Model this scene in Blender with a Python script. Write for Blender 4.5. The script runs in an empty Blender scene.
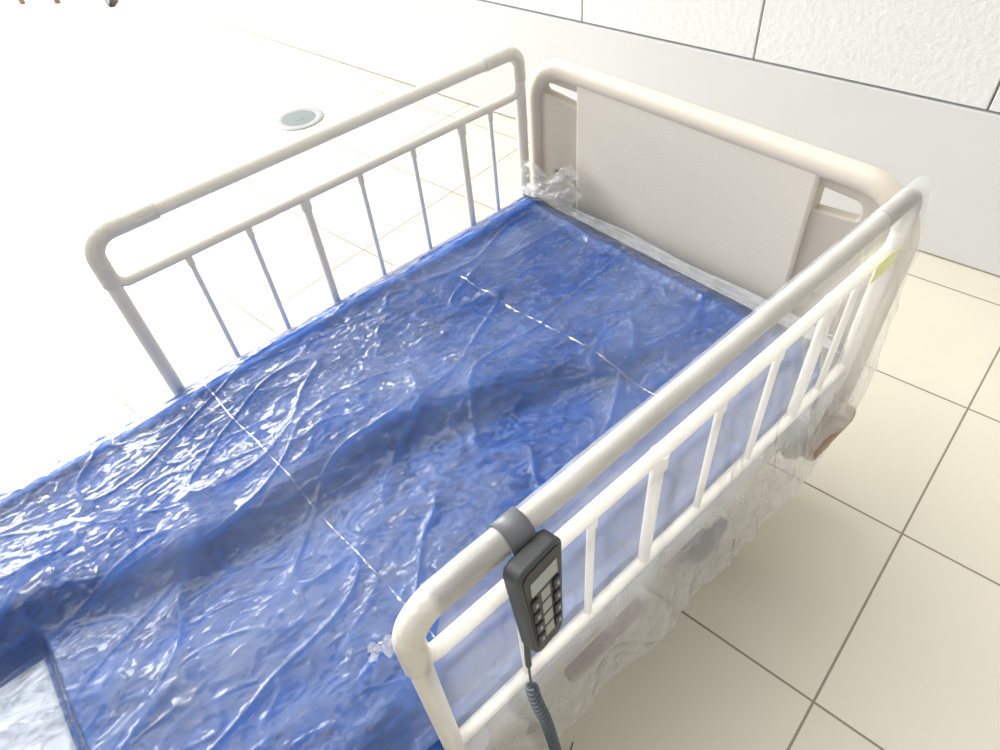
import bpy, bmesh, math, random
from mathutils import Matrix, Vector, noise
random.seed(4)
sc=bpy.context.scene
try: sc.view_settings.view_transform='Standard'
except Exception: pass
# ---------------------------------------------------------------- camera
R=[[0.66429,0.743485,-0.077127],[0.505284,-0.522692,-0.686645],[-0.550824,0.41716,-0.72289]]
C=(.7798,-1.1116,1.524);F=675.96
cd=bpy.data.cameras.new('camera');cam=bpy.data.objects.new('camera',cd);sc.collection.objects.link(cam)
cd.lens=36*F/1000;cd.sensor_width=36;cd.clip_start=.01
M=Matrix.Identity(4)
for i in range(3):
    M[i][0]=R[0][i];M[i][1]=-R[1][i];M[i][2]=-R[2][i];M[i][3]=C[i]
cam.matrix_world=M
sc.camera=cam
# ---------------------------------------------------------------- helpers
def empty(name,loc=(0,0,0)):
    o=bpy.data.objects.new(name,None);sc.collection.objects.link(o);o.location=loc;o.empty_display_size=.1;return o
def addmesh(name,verts,faces,mat=None,parent=None,smooth=True):
    me=bpy.data.meshes.new(name);me.from_pydata([tuple(v) for v in verts],[],faces);me.update()
    o=bpy.data.objects.new(name,me);sc.collection.objects.link(o)
    if mat: me.materials.append(mat)
    if smooth: me.polygons.foreach_set('use_smooth',[True]*len(me.polygons))
    if parent: o.parent=parent
    return o
def box(name,lo,hi,mat,parent=None,bev=.004,seg=2):
    bm=bmesh.new();bmesh.ops.create_cube(bm,size=1)
    for v in bm.verts:
        v.co=Vector([(lo[i]+hi[i])/2+v.co[i]*(hi[i]-lo[i]) for i in range(3)])
    if bev: bmesh.ops.bevel(bm,geom=bm.edges[:],offset=bev,segments=seg,affect='EDGES',profile=.5)
    me=bpy.data.meshes.new(name);bm.to_mesh(me);bm.free()
    o=bpy.data.objects.new(name,me);sc.collection.objects.link(o);me.materials.append(mat)
    me.polygons.foreach_set('use_smooth',[True]*len(me.polygons))
    m=o.modifiers.new('wn','WEIGHTED_NORMAL')
    if parent:o.parent=parent
    return o
def tomesh(o):
    dg=bpy.context.evaluated_depsgraph_get();dg.update()
    me=bpy.data.meshes.new_from_object(o.evaluated_get(dg))
    n=o.name;p=o.parent;mw=o.matrix_basis.copy()
    cu=o.data;bpy.data.objects.remove(o);
    o2=bpy.data.objects.new(n,me);sc.collection.objects.link(o2);o2.parent=p;o2.matrix_basis=mw;o2.name=n
    return o2
def fillet(pts,r,seg=8,closed=False):
    P=[Vector(p) for p in pts];out=[]
    n=len(P)
    for i,p in enumerate(P):
        if not closed and (i==0 or i==n-1): out.append(p);continue
        a=P[i-1];b=P[(i+1)%n]
        rr=r[i] if isinstance(r,(list,tuple)) else r
        if rr<=0: out.append(p);continue
        da=(a-p).normalized();db=(b-p).normalized()
        ang=da.angle(db);t=min(rr/math.tan(ang/2),(a-p).length*.49,(b-p).length*.49)
        rad=t*math.tan(ang/2)
        c=p+(da+db).normalized()*(rad/math.sin(ang/2))
        s=p+da*t-c;e=p+db*t-c
        th=s.angle(e);ax=s.cross(e).normalized()
        for k in range(seg+1):
            q=Matrix.Rotation(th*k/seg,3,ax)@s
            out.append(c+q)
    return out
def tube(name,pts,r,mat,parent=None,closed=False,res=6,radii=None):
    cu=bpy.data.curves.new(name,'CURVE');cu.dimensions='3D';cu.bevel_depth=r;cu.bevel_resolution=res;cu.use_fill_caps=True
    s=cu.splines.new('POLY');s.points.add(len(pts)-1)
    for i,p in enumerate(pts):
        s.points[i].co=(*p,1)
        if radii: s.points[i].radius=radii[i]
    s.use_cyclic_u=closed;s.use_smooth=True
    o=bpy.data.objects.new(name,cu);sc.collection.objects.link(o);cu.materials.append(mat);o.parent=parent
    return tomesh(o)
def plate(name,loops,depth,bev,mat,parent,y):
    cu=bpy.data.curves.new(name,'CURVE');cu.dimensions='2D';cu.fill_mode='BOTH';cu.extrude=depth;cu.bevel_depth=bev;cu.bevel_resolution=3
    for L in loops:
        s=cu.splines.new('POLY');s.points.add(len(L)-1)
        for i,p in enumerate(L): s.points[i].co=(p[0],p[1],0,1)
        s.use_cyclic_u=True
    o=bpy.data.objects.new(name,cu);sc.collection.objects.link(o);cu.materials.append(mat);o.parent=parent
    o.rotation_euler=(math.pi/2,0,0);o.location=(0,y,0)
    return tomesh(o)
# ---------------------------------------------------------------- materials
def mat(name,col=(.8,.8,.8),rough=.5,metal=0,coat=0,spec=.5,bump=None,var=None):
    m=bpy.data.materials.new(name);m.use_nodes=True;nt=m.node_tree;b=nt.nodes['Principled BSDF']
    b.inputs['Base Color'].default_value=(*col,1);b.inputs['Roughness'].default_value=rough
    b.inputs['Metallic'].default_value=metal;b.inputs['Coat Weight'].default_value=coat;b.inputs['Specular IOR Level'].default_value=spec
    tc=nt.nodes.new('ShaderNodeTexCoord')
    if bump:
        n=nt.nodes.new('ShaderNodeTexNoise');n.inputs['Scale'].default_value=bump[0];n.inputs['Detail'].default_value=4
        nt.links.new(tc.outputs['Object'],n.inputs['Vector'])
        bp=nt.nodes.new('ShaderNodeBump');bp.inputs['Strength'].default_value=bump[1];bp.inputs['Distance'].default_value=bump[2]
        nt.links.new(n.outputs['Fac'],bp.inputs['Height']);nt.links.new(bp.outputs[0],b.inputs['Normal'])
    if var:
        n=nt.nodes.new('ShaderNodeTexNoise');n.inputs['Scale'].default_value=var[0];n.inputs['Detail'].default_value=5
        nt.links.new(tc.outputs['Object'],n.inputs['Vector'])
        mx=nt.nodes.new('ShaderNodeMix');mx.data_type='RGBA'
        mx.inputs[6].default_value=(*col,1);mx.inputs[7].default_value=(*var[1],1)
        nt.links.new(n.outputs['Fac'],mx.inputs[0]);nt.links.new(mx.outputs[2],b.inputs['Base Color'])
    return m
def film(name,haze0,haze1,hazecol,bscale,tilt,rough=.15,ior=1.5,stretch=(1,1,1),rot=0,zgrad=None,wts=(1,.7,.6)):
    """crumpled clear polythene: every small facet gets its own tilt"""
    m=bpy.data.materials.new(name);m.use_nodes=True;nt=m.node_tree;N=nt.nodes;L=nt.links
    N.remove(N['Principled BSDF']);out=N['Material Output']
    tc=N.new('ShaderNodeTexCoord');mp=N.new('ShaderNodeMapping');mp.inputs['Scale'].default_value=stretch;mp.inputs['Rotation'].default_value=(0,0,rot)
    L.new(tc.outputs['Object'],mp.inputs['Vector'])
    n0=N.new('ShaderNodeTexNoise');n0.inputs['Scale'].default_value=bscale*.35;n0.inputs['Detail'].default_value=2
    L.new(mp.outputs[0],n0.inputs['Vector'])
    ad=N.new('ShaderNodeVectorMath');ad.operation='MULTIPLY_ADD';ad.inputs[1].default_value=(1.3/bscale,)*3
    L.new(n0.outputs['Color'],ad.inputs[0]);L.new(mp.outputs[0],ad.inputs[2])
    geo=N.new('ShaderNodeNewGeometry')
    cur=geo.outputs['Normal']
    for sc_,k in ((bscale,tilt*wts[0]),(bscale*2.6,tilt*wts[1]),(bscale*.4,tilt*wts[2])):
        v=N.new('ShaderNodeTexVoronoi');v.feature='F1';v.inputs['Scale'].default_value=sc_
        L.new(ad.outputs[0],v.inputs['Vector'])
        s=N.new('ShaderNodeVectorMath');s.operation='SUBTRACT';s.inputs[1].default_value=(.5,.5,.5);L.new(v.outputs['Color'],s.inputs[0])
        a=N.new('ShaderNodeVectorMath');a.operation='MULTIPLY_ADD';a.inputs[1].default_value=(k,k,k)
        L.new(s.outputs[0],a.inputs[0]);L.new(cur,a.inputs[2]);cur=a.outputs[0]
    nm=N.new('ShaderNodeVectorMath');nm.operation='NORMALIZE';L.new(cur,nm.inputs[0]);nrm=nm.outputs[0]
    tr=N.new('ShaderNodeBsdfTransparent');df=N.new('ShaderNodeBsdfDiffuse');df.inputs['Color'].default_value=(*hazecol,1)
    tl=N.new('ShaderNodeBsdfTranslucent');tl.inputs['Color'].default_value=(*hazecol,1)
    ms=N.new('ShaderNodeMixShader');ms.inputs[0].default_value=.4;L.new(df.outputs[0],ms.inputs[1]);L.new(tl.outputs[0],ms.inputs[2])
    n1=N.new('ShaderNodeTexNoise');n1.inputs['Scale'].default_value=4.5;n1.inputs['Detail'].default_value=6;n1.inputs['Roughness'].default_value=.6;L.new(ad.outputs[0],n1.inputs['Vector'])
    mr=N.new('ShaderNodeMapRange');mr.inputs[1].default_value=.35;mr.inputs[2].default_value=.68;mr.inputs[3].default_value=haze0;mr.inputs[4].default_value=haze1
    L.new(n1.outputs['Fac'],mr.inputs[0]);hz=mr.outputs[0]
    if zgrad:
        sx=N.new('ShaderNodeSeparateXYZ');L.new(tc.outputs['Object'],sx.inputs[0])
        z=N.new('ShaderNodeMapRange');z.inputs[1].default_value=zgrad[0];z.inputs[2].default_value=zgrad[1];z.inputs[3].default_value=zgrad[2];z.inputs[4].default_value=0
        L.new(sx.outputs['Z'],z.inputs[0]);aa=N.new('ShaderNodeMath');aa.operation='ADD';L.new(hz,aa.inputs[0]);L.new(z.outputs[0],aa.inputs[1]);hz=aa.outputs[0]
    m1=N.new('ShaderNodeMixShader');L.new(hz,m1.inputs[0])
    L.new(tr.outputs[0],m1.inputs[1]);L.new(ms.outputs[0],m1.inputs[2])
    gl=N.new('ShaderNodeBsdfGlossy');gl.inputs['Roughness'].default_value=rough;L.new(nrm,gl.inputs['Normal'])
    fr=N.new('ShaderNodeFresnel');fr.inputs['IOR'].default_value=ior;L.new(nrm,fr.inputs['Normal'])
    m2=N.new('ShaderNodeMixShader');L.new(fr.outputs[0],m2.inputs[0]);L.new(m1.outputs[0],m2.inputs[1]);L.new(gl.outputs[0],m2.inputs[2])
    L.new(m2.outputs[0],out.inputs['Surface'])
    return m
m_cream=mat('rail_cream_enamel',(.82,.765,.655),.32,bump=(60,.15,.001))
m_sleeve=mat('rail_wrapped_sleeve',(.66,.61,.51),.28,bump=(90,.6,.003),var=(60,(.79,.745,.65)))
m_bar=mat('rail_bar_grey',(.76,.76,.74),.35)
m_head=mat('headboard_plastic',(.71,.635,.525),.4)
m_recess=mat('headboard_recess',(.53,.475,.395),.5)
m_steel=mat('frame_steel_white',(.62,.60,.55),.4)
m_brown=mat('bumper_brown',(.36,.225,.14),.5)
m_black=mat('rubber_black',(.02,.02,.022),.5)
m_blue=mat('mattress_blue_vinyl',(.010,.100,.42),.5,spec=.2,bump=(14,.3,.01),var=(5,(.020,.13,.48)))
m_film=film('clear_film',.02,.25,(.74,.81,.92),34,.34,.24,1.46,stretch=(1.7,.8,1),rot=.6,wts=(1,1,.5))
m_film2=film('clear_film_rail',.16,.36,(.93,.94,.97),22,.08,.15,1.4,stretch=(1,1,.4),zgrad=(.35,.60,.14),wts=(1,.7,.8))
m_film3=film('clear_film_loose',.20,.5,(.95,.95,.97),40,.35,.12,1.45)
m_crease_glint=film('film_crease',.20,.5,(.88,.93,1),60,.4,.15,1.45)  # whiter haze colours in the highlight along the raised film creases
m_white=mat('white_foot_panel',(.70,.74,.80),.5,bump=(10,.3,.01))
m_grey=mat('remote_case',(.05,.055,.053),.45)
m_dark=mat('remote_face',(.018,.020,.020),.35)
m_lcd=mat('remote_lcd',(.36,.39,.35),.25)
m_label=mat('remote_label',(.36,.37,.35),.5)
m_hook=mat('remote_hook_grey',(.15,.155,.16),.4)
m_cord=mat('cord_grey',(.09,.11,.125),.45)
m_metal=mat('brushed_steel',(.36,.36,.35),.45)
m_glass=mat('lamp_glass',(.20,.225,.22),.3,spec=.2)
m_yellow=mat('sticker_yellow',(.85,.85,.40),.5)
def mesh_panel():
    m=mat('headboard_mesh_panel',(.76,.72,.655),.55);nt=m.node_tree;N=nt.nodes;L=nt.links;b=N['Principled BSDF']
    tc=[n for n in N if n.type=='TEX_COORD'][0]
    mp=N.new('ShaderNodeMapping');mp.inputs['Rotation'].default_value=(0,0,math.radians(45));mp.inputs['Scale'].default_value=(150,150,150)
    L.new(tc.outputs['Object'],mp.inputs['Vector'])
    ck=N.new('ShaderNodeTexVoronoi');ck.inputs['Randomness'].default_value=0;ck.inputs['Scale'].default_value=1;L.new(mp.outputs[0],ck.inputs['Vector'])
    mr=N.new('ShaderNodeMapRange');mr.inputs[1].default_value=.2;mr.inputs[2].default_value=.5;L.new(ck.outputs['Distance'],mr.inputs[0])
    mx=N.new('ShaderNodeMix');mx.data_type='RGBA';mx.inputs[6].default_value=(.665,.61,.515,1);mx.inputs[7].default_value=(.74,.685,.59,1);L.new(mr.outputs[0],mx.inputs[0]);L.new(mx.outputs[2],b.inputs['Base Color'])
    return m
m_panel=mesh_panel()
def floor_mat():
    m=bpy.data.materials.new('floor_tiles');m.use_nodes=True;nt=m.node_tree;N=nt.nodes;L=nt.links;b=N['Principled BSDF']
    tc=N.new('ShaderNodeTexCoord')
    br=N.new('ShaderNodeTexBrick');br.offset=0;br.squash=1
    br.inputs['Scale'].default_value=1;br.inputs['Brick Width'].default_value=.5;br.inputs['Row Height'].default_value=.5
    br.inputs['Mortar Size'].default_value=.0030;br.inputs['Mortar Smooth'].default_value=.3;br.inputs['Bias'].default_value=0
    br.inputs['Color1'].default_value=(.75,.69,.555,1);br.inputs['Color2'].default_value=(.715,.66,.53,1);br.inputs['Mortar'].default_value=(.28,.235,.165,1)
    L.new(tc.outputs['Object'],br.inputs['Vector'])
    n=N.new('ShaderNodeTexNoise');n.inputs['Scale'].default_value=3;n.inputs['Detail'].default_value=8;L.new(tc.outputs['Object'],n.inputs['Vector'])
    mr=N.new('ShaderNodeMapRange');mr.inputs[3].default_value=.92;mr.inputs[4].default_value=1.05;L.new(n.outputs['Fac'],mr.inputs[0])
    mx=N.new('ShaderNodeVectorMath');mx.operation='SCALE';L.new(br.outputs['Color'],mx.inputs[0]);L.new(mr.outputs[0],mx.inputs['Scale'])
    L.new(mx.outputs[0],b.inputs['Base Color']);b.inputs['Roughness'].default_value=.28
    bp=N.new('ShaderNodeBump');bp.invert=True;bp.inputs['Strength'].default_value=.5;bp.inputs['Distance'].default_value=.003
    L.new(br.outputs['Fac'],bp.inputs['Height']);L.new(bp.outputs[0],b.inputs['Normal'])
    return m
m_floor=floor_mat()
m_wall=mat('wall_plaster',(.78,.79,.80),.7,bump=(55,.5,.004),var=(2,(.83,.84,.84)))
m_walllow=mat('wall_plaster_smooth',(.66,.66,.66),.6,bump=(120,.15,.001),var=(1.5,(.76,.76,.76)))
m_groove=mat('wall_groove',(.42,.42,.41),.9)
# ---------------------------------------------------------------- room
TH=.12586
ORG=Vector((.7191,.0958,0))
Rz=Matrix.Translation(ORG)@Matrix.Rotation(TH,4,'Z')
fl=addmesh('floor',[(-16,-6,0),(6,-6,0),(6,1.2,0),(-16,1.2,0)],[(0,1,2,3)],m_floor,smooth=False);fl.matrix_world=Rz
wy=2.289*.5
wall=empty('wall_back');wall.matrix_world=Rz
CAP=.505
box('wall_backing',(-16,wy+.02,0),(6,wy+.2,3.2),m_groove,wall,0)
box('wall_lower_band',(-16,wy,.005),(6,wy+.03,CAP-.003),m_walllow,wall,.002)
G=.0035
t0=-1.07-.735*20
for r_ in range(4):
    z0=CAP+.003+r_*.66
    for k in range(31):
        a=t0+k*.735+(.0 if r_%2==0 else .3)
        if a>5.5: continue
        box('wall_block_%d_%d'%(r_,k),(a+G,wy+.004,z0+G*.5),(min(a+.735-G,6),wy+.03,z0+.66-G*.5),m_wall,wall,.003,2)
# ---------------------------------------------------------------- bed
bed=empty('hospital_bed')
hb=empty('headboard');hb.parent=bed
def rr(x0,x1,z0,z1,r,seg=8):
    rs=r if isinstance(r,(list,tuple)) else [r]*4
    return [(p.x,p.z) for p in fillet([(x0,0,z0),(x1,0,z0),(x1,0,z1),(x0,0,z1)],rs,seg,True)]
slotL=[(p.x,p.z) for p in fillet([(-.455,0,.775),(-.316,0,.765),(-.316,0,.812),(-.44,0,.812)],[.014,.006,.010,.02],6,True)]
slotR=[(p.x,p.z) for p in fillet([(.296,0,.750),(.395,0,.762),(.392,0,.808),(.296,0,.812)],[.006,.014,.02,.01],6,True)]
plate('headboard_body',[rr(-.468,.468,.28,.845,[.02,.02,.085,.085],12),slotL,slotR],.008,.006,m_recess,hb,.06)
top=fillet([(-.474,.055,.30),(-.474,.055,.845),(.474,.055,.845),(.474,.055,.30)],[0,.10,.10,0],14)
tube('headboard_rim',top,.0235,m_head,hb,res=8)
plate('headboard_panel',[[(p.x,p.z) for p in fillet([(-.312,0,.31),(.292,0,.31),(.292,0,.836),(-.312,0,.836)],[.02,.02,.006,.006],5,True)]],.007,.006,m_panel,hb,.050)
tube('headboard_slot_lip_l',[Vector((p[0],.052,p[1])) for p in slotL],.005,m_head,hb,closed=True)
tube('headboard_slot_lip_r',[Vector((p[0],.052,p[1])) for p in slotR],.005,m_head,hb,closed=True)
plate('headboard_foot_shelf',[rr(-.47,.47,.28,.40,.03)],.016,.006,m_head,hb,.06)
for sx in (-.40,-.36,.35,.40):
    tube('headboard_screw',[(sx,.045,.575),(sx,.039,.575)],.006,m_metal,hb)
fr=empty('bed_frame');fr.parent=bed
box('deck',(-.43,-1.93,.375),(.43,.02,.40),m_steel,fr,.006)
for sx in (-1,1):
    box('side_beam',(sx*.44-.018,-1.95,.30),(sx*.44+.018,.03,.37),m_steel,fr,.006)
    box('side_trim',(sx*.468-.012,-.80,.255),(sx*.468+.012,-.60,.285),m_brown,fr,.006)
    for yy in (-.12,-1.0):
        tube('rail_socket',[(sx*.475,yy,.30),(sx*.475,yy,.43)],.02,m_steel,fr)
for yy in (-.25,-.8,-1.5):
    box('cross_beam',(-.43,yy-.02,.29),(.43,yy+.02,.35),m_steel,fr,.005)
for yy in (-.28,-1.68):
    for sx in (-.40,.40):
        box('caster_leg',(sx-.025,yy-.025,.13),(sx+.025,yy+.025,.32),m_steel,fr,.005)
        for dx in (-.022,.022):
            tube('caster_wheel',[(sx+dx-.010,yy,.062),(sx+dx+.010,yy,.062)],.062,m_black,fr,res=12)
        tube('caster_hub',[(sx-.034,yy,.062),(sx+.034,yy,.062)],.02,m_black,fr)
box('lower_chassis',(-.36,-1.7,.16),(.36,-.2,.20),m_steel,fr,.01)
for sx in (-1,1):
    box('corner_bumper',(sx*.46-.04,-.08,.25),(sx*.46+.055,.10,.30),m_brown,fr,.015,3)
LR=1.035;ZT=.886;ZM=ZT-.105;ZB=.485
def rail(sx,name):
    e=empty(name);e.parent=bed;x=sx*.475
    fp=fillet([(x,-1.0,.33),(x,-LR,.46),(x,-LR,ZT),(x,0,ZT),(x,0,.46),(x,-.08,.33)],[0,.05,.045,.045,.05,0],8)
    tube('top_tube',fp,.0142,m_cream,e,res=8)
    tube('elbow_foot',fillet([(x,-LR,ZT-.10),(x,-LR,ZT),(x,-LR+.13,ZT)],[0,.045,0],8),.0172,m_sleeve,e,res=8)
    tube('elbow_head',fillet([(x,0,ZT-.07),(x,0,ZT),(x,-.11,ZT)],[0,.045,0],8),.0165,m_sleeve,e,res=8)
    tube('mid_tube',fillet([(x,-LR,ZT-.055),(x,-LR+.012,ZM),(x,-.012,ZM),(x,0,ZT-.055)],[0,.022,.022,0],6),.0105,m_cream,e)
    tube('lower_tube',[(x,-LR,ZB),(x,0,ZB)],.0105,m_cream,e)
    for y,r_,mm in [(-.103,.0055,m_bar),(-.195,.009,m_cream),(-.34,.0055,m_bar),(-.487,.0055,m_bar),(-.628,.009,m_cream),(-.761,.0055,m_bar),(-.892,.0055,m_bar)]:
        if sx>0: mm=m_cream;r_=r_*1.1
        tube('spindle',[(x,y,ZB),(x,y,ZM)],r_,mm,e)
        tube('spindle_ferrule',[(x,y,ZM-.03),(x,y,ZM)],r_*1.35,m_cream,e)
    return e
rl=rail(-1,'side_rail_left');rr_=rail(1,'side_rail_right')
# ---------------------------------------------------------------- mattress
def lerp_pts(pts,y):
    if y<=pts[0][0]: return pts[0][1]
    for i in range(len(pts)-1):
        if y<=pts[i+1][0]:
            t=(y-pts[i][0])/(pts[i+1][0]-pts[i][0]);return pts[i][1]+(pts[i+1][1]-pts[i][1])*t
    return pts[-1][1]
def fold(x,y):
    c=lerp_pts([(-1.9,-.20),(-1.47,-.12),(-1.17,-.02),(-.78,.01),(-.46,.12),(-.1,.30)],y)
    d=x-c+.03*noise.noise(Vector((y*4,1,1)))+.012*noise.noise(Vector((y*11,x*6,3)))
    amp=.026*min(1,max(0,(-.15-y)/.4))*(1+.4*noise.noise(Vector((y*5,2,2))))
    if d<-.045: return amp*math.exp(-((d+.045)/.16)**2)*.9
    if d<.045:
        t=(d+.045)/.09;t=t*t*(3-2*t);return amp*(.9-1.5*t)
    return -.6*amp*math.exp(-((d-.045)/.12)**2)
def sst(a,b,v):
    t=max(0,min(1,(v-a)/(b-a)));return t*t*(3-2*t)
def topz(x,y):
    z=.530+fold(x,y)
    z+=.010*noise.noise(Vector((x*3,y*2,3)))+.004*noise.noise(Vector((x*9-y*3,y*4+x*2,8)))
    z+=.008*math.exp(-((x+.385)/.018)**2)+.006*math.exp(-((x+.425)/.012)**2)
    z+=.007*math.exp(-((y+.075+.02*x)/.014)**2)
    e=max(0,abs(x)-.38)/.06;z-=.03*min(1,e)**2
    e=max(0,y+.07)/.05;z-=.02*min(1,e)**2
    z-=.030*sst(-.10,-.075,x)*sst(1.415,1.435,-y)
    return z
mt=empty('mattress')
X0,X1,Y0,Y1=-.452,.452,-1.92,-.015
nx,ny=120,250
V=[];Fc=[]
for j in range(ny+1):
    y=Y0+(Y1-Y0)*j/ny
    for i in range(nx+1):
        x=X0+(X1-X0)*i/nx;V.append((x,y,topz(x,y)))
for j in range(ny):
    for i in range(nx):
        a=j*(nx+1)+i;Fc.append((a,a+1,a+nx+2,a+nx+1))
ring=[i for i in range(nx+1)]+[j*(nx+1)+nx for j in range(1,ny+1)]+[ny*(nx+1)+i for i in range(nx-1,-1,-1)]+[j*(nx+1) for j in range(ny-1,0,-1)]
n0=len(V)
for k,(dz,inn) in enumerate([(.43,1.006),(.402,1.0)]):
    for r_ in ring:
        v=V[r_];V.append((v[0]*inn,v[1],dz))
nr=len(ring)
for k in range(nr):
    k2=(k+1)%nr
    Fc.append((ring[k2],ring[k],n0+k,n0+k2));Fc.append((n0+k2,n0+k,n0+nr+k,n0+nr+k2))
Fc.append(tuple(n0+nr+k for k in range(nr)))
addmesh('mattress_body',V,Fc,m_blue,mt)
def rid(p,s): 
    return 1-abs(noise.noise(Vector(p)*s))*2
def filmz(x,y):
    q=Vector((x+.03*noise.noise(Vector((x*5,y*5,0))),y*.8+.03*noise.noise(Vector((x*5,y*5,7))),0))
    a=max(0,rid((q.x*1.3+q.y*.5,(q.y-q.x*.3)*.6,1),6))**9*.0065
    b=max(0,rid((q.x-q.y*.6,(q.y+q.x*.6)*.5,5),15))**7*.0036
    c=max(0,rid((q.x+q.y*.8,q.y-q.x*.8,9),30))**5*.0020
    d_=max(0,rid((q.x*1.2,q.y,19),55))**4*.0009
    z=topz(x,y)+.006+max(a,b,c,d_)+.0022*noise.noise(Vector((x*12+y*5,y*8,12)))
    return (x,y,z)
def sheet(name,x0,x1,y0,y1,nx,ny,zf,m,parent=None):
    V=[];Fc=[]
    for j in range(ny+1):
        y=y0+(y1-y0)*j/ny
        for i in range(nx+1):
            V.append(zf(x0+(x1-x0)*i/nx,y))
    for j in range(ny):
        for i in range(nx):
            a=j*(nx+1)+i;Fc.append((a,a+1,a+nx+2,a+nx+1))
    return addmesh(name,V,Fc,m,parent)
sheet('plastic_film',-.462,.462,-1.93,.0,340,700,filmz,m_film,mt)
def crease(name,x0,y0,x1,y1,seed,h=.0035):
    n=260;V=[];Fc=[]
    for i in range(n+1):
        t=i/n;x=x0+(x1-x0)*t;y=y0+(y1-y0)*t+.004*noise.noise(Vector((t*9,seed,0)))
        w=max(0,.25+1.5*noise.noise(Vector((t*18,seed,5))))
        w=min(1,w)
        z=filmz(x,y)[2]+.0004
        V+= [(x,y-.0024*w-.0001,z),(x,y,z+h*w*.6),(x,y+.0024*w+.0001,z)]
    for i in range(n):
        a=3*i;Fc+=[(a,a+1,a+4,a+3),(a+1,a+2,a+5,a+4)]
    addmesh(name,V,Fc,m_crease_glint,mt)
crease('film_crease_a',-.40,-.995,.44,-.965,1)
crease('film_crease_b',-.28,-.392,.40,-.36,2)
def padz(x,y): return (x,y,topz(x,y)+.001)
p=sheet('foot_corner_panel',-.070,.455,-1.93,-1.440,60,60,padz,m_white,mt)
s=p.modifiers.new('s','SOLIDIFY');s.thickness=.003;s.offset=1
# ---------------------------------------------------------------- rail film
fc=empty('rail_film_cover');fc.parent=bed
BP=[(-1.07,.50),(-.95,.30),(-.83,.23),(-.41,.20),(-.03,.22),(.03,.36),(.08,.42)]
def curtain(name,x,sgn,zlow,y0=-1.05,y1=.035):
    V=[];Fc=[];ny,nz=220,120
    for j in range(ny+1):
        y=y0+(y1-y0)*j/ny
        zb=zlow(y)+.012*noise.noise(Vector((y*14,0,1)))
        for k in range(nz+1):
            t=k/nz
            if t<.1:
                a=(-70+160*t/.1)*math.pi/180
                rr0=.0172+.0012*(1+noise.noise(Vector((y*25,a,4))))
                xx=rr0*math.sin(a);zz=ZT+rr0*math.cos(a);yy=y
            else:
                s=(t-.1)/.9;zz=ZT-(ZT-zb)*s
                g=min(1,s*4)
                u=y+.35*zz
                xx=.0175+.004*s+.010*g*(noise.noise(Vector((u*8,zz*1.5,2)))+.6*max(0,rid((u*1.3,zz*.35,3),8))**3)
                xx+=g*.003*max(0,rid((u*1.2,zz*.3,13),20))**4
                xx+=.02*max(0,s-.5)*noise.noise(Vector((u*6,zz*1.0,9)))+.02*s
                yy=y+.02*s*noise.noise(Vector((y*5,zz*4,3)))+.035*g*sst(-.10,y1,y)*(1+.6*noise.noise(Vector((zz*8,1,1))))
                yy-=.045*g*(1-sst(y0,y0+.15,y))
            V.append((x+sgn*xx,yy,zz))
    for j in range(ny):
        for k in range(nz):
            a=j*(nz+1)+k;Fc.append((a,a+1,a+nz+2,a+nz+1))
    return addmesh(name,V,Fc,m_film2,fc)
curtain('film_outer',.475,1,lambda y:lerp_pts(BP,y),-1.0,.02)
def flap(name,o,u,v,nu,nv,amp,seed,par,m):
    o=Vector(o);u=Vector(u);v=Vector(v);n=u.cross(v).normalized();V=[];Fc=[]
    for j in range(nv+1):
        for i in range(nu+1):
            a=i/nu;b=j/nv
            p=o+u*a*(1+.25*noise.noise(Vector((b*3,seed,0))))+v*b*(1+.5*noise.noise(Vector((a*3,seed,5))))
            p+=n*amp*(noise.noise(Vector((a*3,b*3,seed)))*1.5+rid((a,b*.8,seed),4)**3*.6+.3*rid((a+b,b-a,seed),8)**3)
            V.append(p)
    for j in range(nv):
        for i in range(nu):
            a=j*(nu+1)+i;Fc.append((a,a+1,a+nu+2,a+nu+1))
    return addmesh(name,V,Fc,m,par)
flap('film_flap_head',(-.460,-.050,.535),(.19,.035,.0),(-.015,.03,.075),50,30,.010,2,mt,m_film3)
flap('film_flap_head_low',(-.44,-.03,.528),(.88,.0,0),(0,.025,.014),120,14,.003,7,mt,m_film3)
flap('film_flap_foot',(.466,-1.046,.868),(-.010,-.024,-.004),(-.004,-.004,-.042),24,40,.004,4,fc,m_film3)
# ---------------------------------------------------------------- remote
rm=empty('bed_remote_control')
ry=-.888
par=empty('remote_unit',(.507,ry-.010,.808));par.parent=rm
par.rotation_euler=(math.radians(-6),math.radians(-8),math.radians(8))
def rbox(n,lo,hi,m,bev,seg=3): return box(n,lo,hi,m,par,bev,seg)
def body(name,x0,x1,prof,m,bev):
    bm=bmesh.new();
    vs=[bm.verts.new((x0,p[0],p[1])) for p in prof];f=bm.faces.new(vs)
    r=bmesh.ops.extrude_face_region(bm,geom=[f])
    for v in [g for g in r['geom'] if isinstance(g,bmesh.types.BMVert)]: v.co.x=x1
    bmesh.ops.recalc_face_normals(bm,faces=bm.faces[:])
    ed=[e for e in bm.edges if abs(e.verts[0].co.x-e.verts[1].co.x)<1e-6]
    bmesh.ops.bevel(bm,geom=ed,offset=bev,segments=3,affect='EDGES',profile=.5)
    me=bpy.data.meshes.new(name);bm.to_mesh(me);bm.free();o=bpy.data.objects.new(name,me);sc.collection.objects.link(o);me.materials.append(m);o.parent=par
    me.polygons.foreach_set('use_smooth',[True]*len(me.polygons));o.modifiers.new('wn','WEIGHTED_NORMAL');return o
def prof(w1,w2,z1,z2,r): return [(p.x,p.z) for p in fillet([(-w2,0,z2),(w2,0,z2),(w1,0,z1),(-w1,0,z1)],r,6,True)]
body('remote_case',0,.024,prof(.038,.025,.080,-.077,.014),m_grey,.004)
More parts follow.
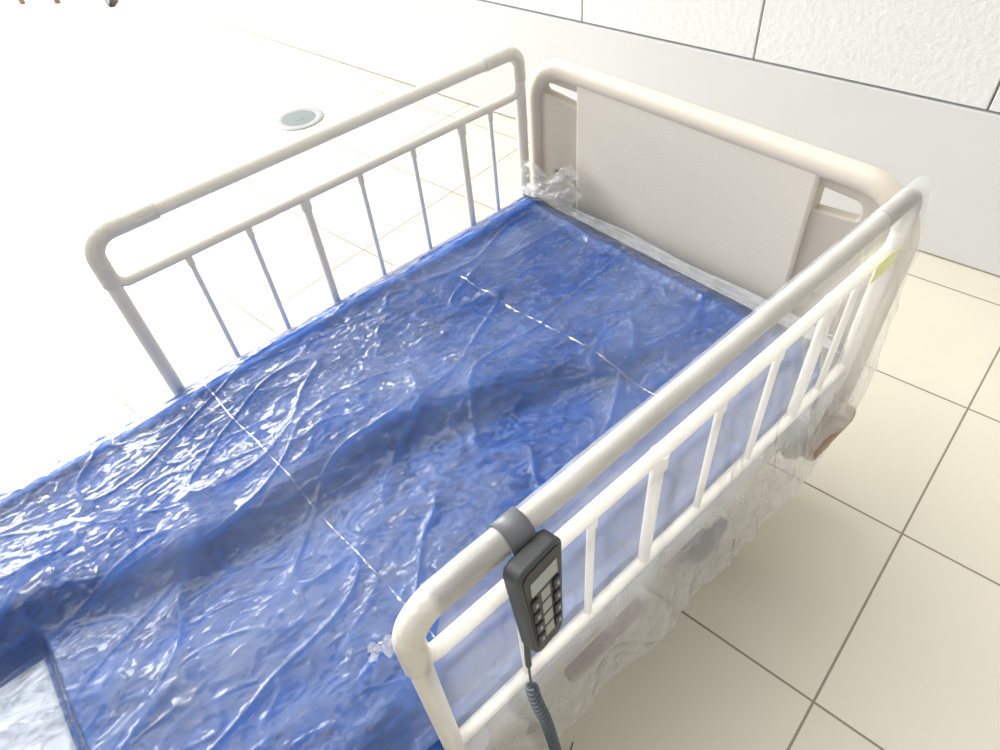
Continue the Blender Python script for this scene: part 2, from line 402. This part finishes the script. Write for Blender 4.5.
body('remote_face',.0235,.0255,prof(.032,.020,.073,-.070,.010),m_dark,.0008)
rbox('remote_lcd',(.025,-.022,.034),(.0265,.022,.056),m_lcd,.0006,1)
for r_ in range(4):
    z=.019-r_*.0215;w=1-.06*r_
    for s in (-1,1):
        c=s*.0185*w
        rbox('remote_button',(.025,c-.0058,z-.008),(.0285,c+.0058,z+.008),m_grey,.0014,2)
        rbox('remote_button_mark',(.0283,c-.002,z-.003),(.0289,c+.002,z+.003),m_label,.0002,1)
    rbox('remote_pictogram',(.0252,-.0075,z-.0085),(.0260,.0075,z+.0085),m_label,.0003,1)
hk=empty('remote_hook');hk.parent=rm
V=[];Fc=[]
hp=[Vector((.475+.0205*math.cos(a)*1.0,0,ZT+.0205*math.sin(a))) for a in [math.radians(d) for d in range(190,-1,-10)]]+[Vector((.499,0,.86)),Vector((.506,0,.80))]
for p_ in hp:
    V.append((p_.x,ry-.016,p_.z));V.append((p_.x,ry+.016,p_.z))
for i in range(len(hp)-1): Fc.append((2*i,2*i+1,2*i+3,2*i+2))
o=addmesh('hook_strap',V,Fc,m_hook,hk);s=o.modifiers.new('s','SOLIDIFY');s.thickness=.0025;s.offset=1
cpts=[Vector(p) for p in [(.517,-.911,.745),(.520,-.920,.71),(.532,-.928,.60),(.542,-.919,.486),(.547,-.908,.32),(.547,-.90,.15),(.53,-.88,.04),(.50,-.82,.012)]]
def cr(P,n):
    out=[]
    for i in range(len(P)-1):
        p0=P[max(i-1,0)];p1=P[i];p2=P[i+1];p3=P[min(i+2,len(P)-1)]
        for k in range(n):
            t=k/n;out.append(.5*((2*p1)+(p2-p0)*t+(2*p0-5*p1+4*p2-p3)*t*t+(3*p1-p0-3*p2+p3)*t**3))
    out.append(P[-1]);return out
path=cr(cpts,60)
tube('cord_relief',path[:85],.0042,m_grey,rm)
tube('cord_core',path[80:],.0018,m_cord,rm)
coil=[];dist=0
for i in range(110,len(path)-30):
    p0=path[i];st=path[i+1]-p0;tg=st.normalized();u=tg.cross(Vector((0,1,0))).normalized();v=tg.cross(u)
    for s in range(6):
        dist+=st.length/6;a=dist/.014*2*math.pi;q=p0.lerp(path[i+1],s/6)
        coil.append(q+u*math.cos(a)*.0068+v*math.sin(a)*.0068)
tube('cord_coil',coil,.0026,m_cord,rm,res=2)
box('sticker',(.5055,-.15,.80),(.5065,-.08,.835),m_yellow,rr_,0)
# ---------------------------------------------------------------- recessed floor light
rf=empty('recessed_floor_light',(-2.475,.255,0))
def disc(n,r,z0,z1,m,bev):
    bm=bmesh.new();bmesh.ops.create_cone(bm,cap_ends=True,segments=64,radius1=r,radius2=r,depth=z1-z0)
    bmesh.ops.translate(bm,verts=bm.verts,vec=(0,0,(z0+z1)/2))
    me=bpy.data.meshes.new(n);bm.to_mesh(me);bm.free();o=bpy.data.objects.new(n,me);sc.collection.objects.link(o);me.materials.append(m);o.parent=rf
disc('light_base',.088,0,.004,m_glass,0)
tube('light_ring',[(.105*math.cos(a*math.pi/32),.105*math.sin(a*math.pi/32),.004) for a in range(64)],.022,m_metal,rf,closed=True)
bpy.data.objects['light_ring'].scale=(1,1,.25)
disc('light_core',.025,.004,.005,m_glass,0)
# ---------------------------------------------------------------- background things at the far left
ch=empty('wooden_stool')
m_wood=mat('stool_wood',(.16,.12,.09),.5,var=(8,(.24,.19,.15)))
a=Vector((-5.76,.02,0));du=Vector((-.8,-.6,0))*.32;dv=Vector((-.6,.8,0))*.27
for i in (0,1):
    for j in (0,1):
        p=a+du*i+dv*j;c=a+du*.5+dv*.5
        tube('stool_leg',[p,p.lerp(c,.12)+Vector((0,0,.43))],.022,m_wood,ch)
V=[a+du*i+dv*j+Vector((0,0,z)) for z in (.43,.455) for (i,j) in ((-.03,-.03),(1.03,-.03),(1.03,1.03),(-.03,1.03))]
o=addmesh('stool_seat',V,[(3,2,1,0),(4,5,6,7),(0,1,5,4),(1,2,6,5),(2,3,7,6),(3,0,4,7)],m_wood,ch,False)
b=o.modifiers.new('b','BEVEL');b.width=.008;b.segments=2
sh=empty('black_shoe',(-5.36,.30,0));sh.rotation_euler=(0,0,math.radians(160))
bm=bmesh.new();bmesh.ops.create_uvsphere(bm,u_segments=24,v_segments=16,radius=1)
for v in bm.verts:
    x,y,z=v.co;w=.042*(1+.18*math.sin(x*2.5));h=.045 if x<.1 else .045*(1-.45*(x-.1))
    v.co=Vector((x*.125,y*w,max(-.012,z*h)+.012))
me=bpy.data.meshes.new('shoe_upper');bm.to_mesh(me);bm.free();o=bpy.data.objects.new('shoe_upper',me);sc.collection.objects.link(o);me.materials.append(m_black);o.parent=sh
# ---------------------------------------------------------------- light
wd=bpy.data.worlds.new('world');sc.world=wd;wd.use_nodes=True;nt=wd.node_tree;N=nt.nodes;L=nt.links
bg=N['Background']
tc=N.new('ShaderNodeTexCoord');dp=N.new('ShaderNodeVectorMath');dp.operation='DOT_PRODUCT';dp.inputs[1].default_value=(-.67,-.06,.74)
L.new(tc.outputs['Generated'],dp.inputs[0])
mr=N.new('ShaderNodeMapRange');mr.interpolation_type='SMOOTHSTEP';mr.inputs[1].default_value=.66;mr.inputs[2].default_value=.98;mr.inputs[3].default_value=.58;mr.inputs[4].default_value=4.2
L.new(dp.outputs['Value'],mr.inputs[0]);L.new(mr.outputs[0],bg.inputs['Strength']);bg.inputs['Color'].default_value=(.98,.99,1,1)
def area(name,loc,target,sx,sy,power,col=(1,1,1)):
    l=bpy.data.lights.new(name,'AREA');l.shape='RECTANGLE';l.size=sx;l.size_y=sy;l.energy=power;l.color=col
    o=bpy.data.objects.new(name,l);sc.collection.objects.link(o);o.location=loc
    o.rotation_euler=(Vector(target)-Vector(loc)).to_track_quat('-Z','Y').to_euler()
area('window_daylight',(-7.5,-.8,2.2),(-1.5,-.6,0),6,3.2,1100,(.97,.99,1))
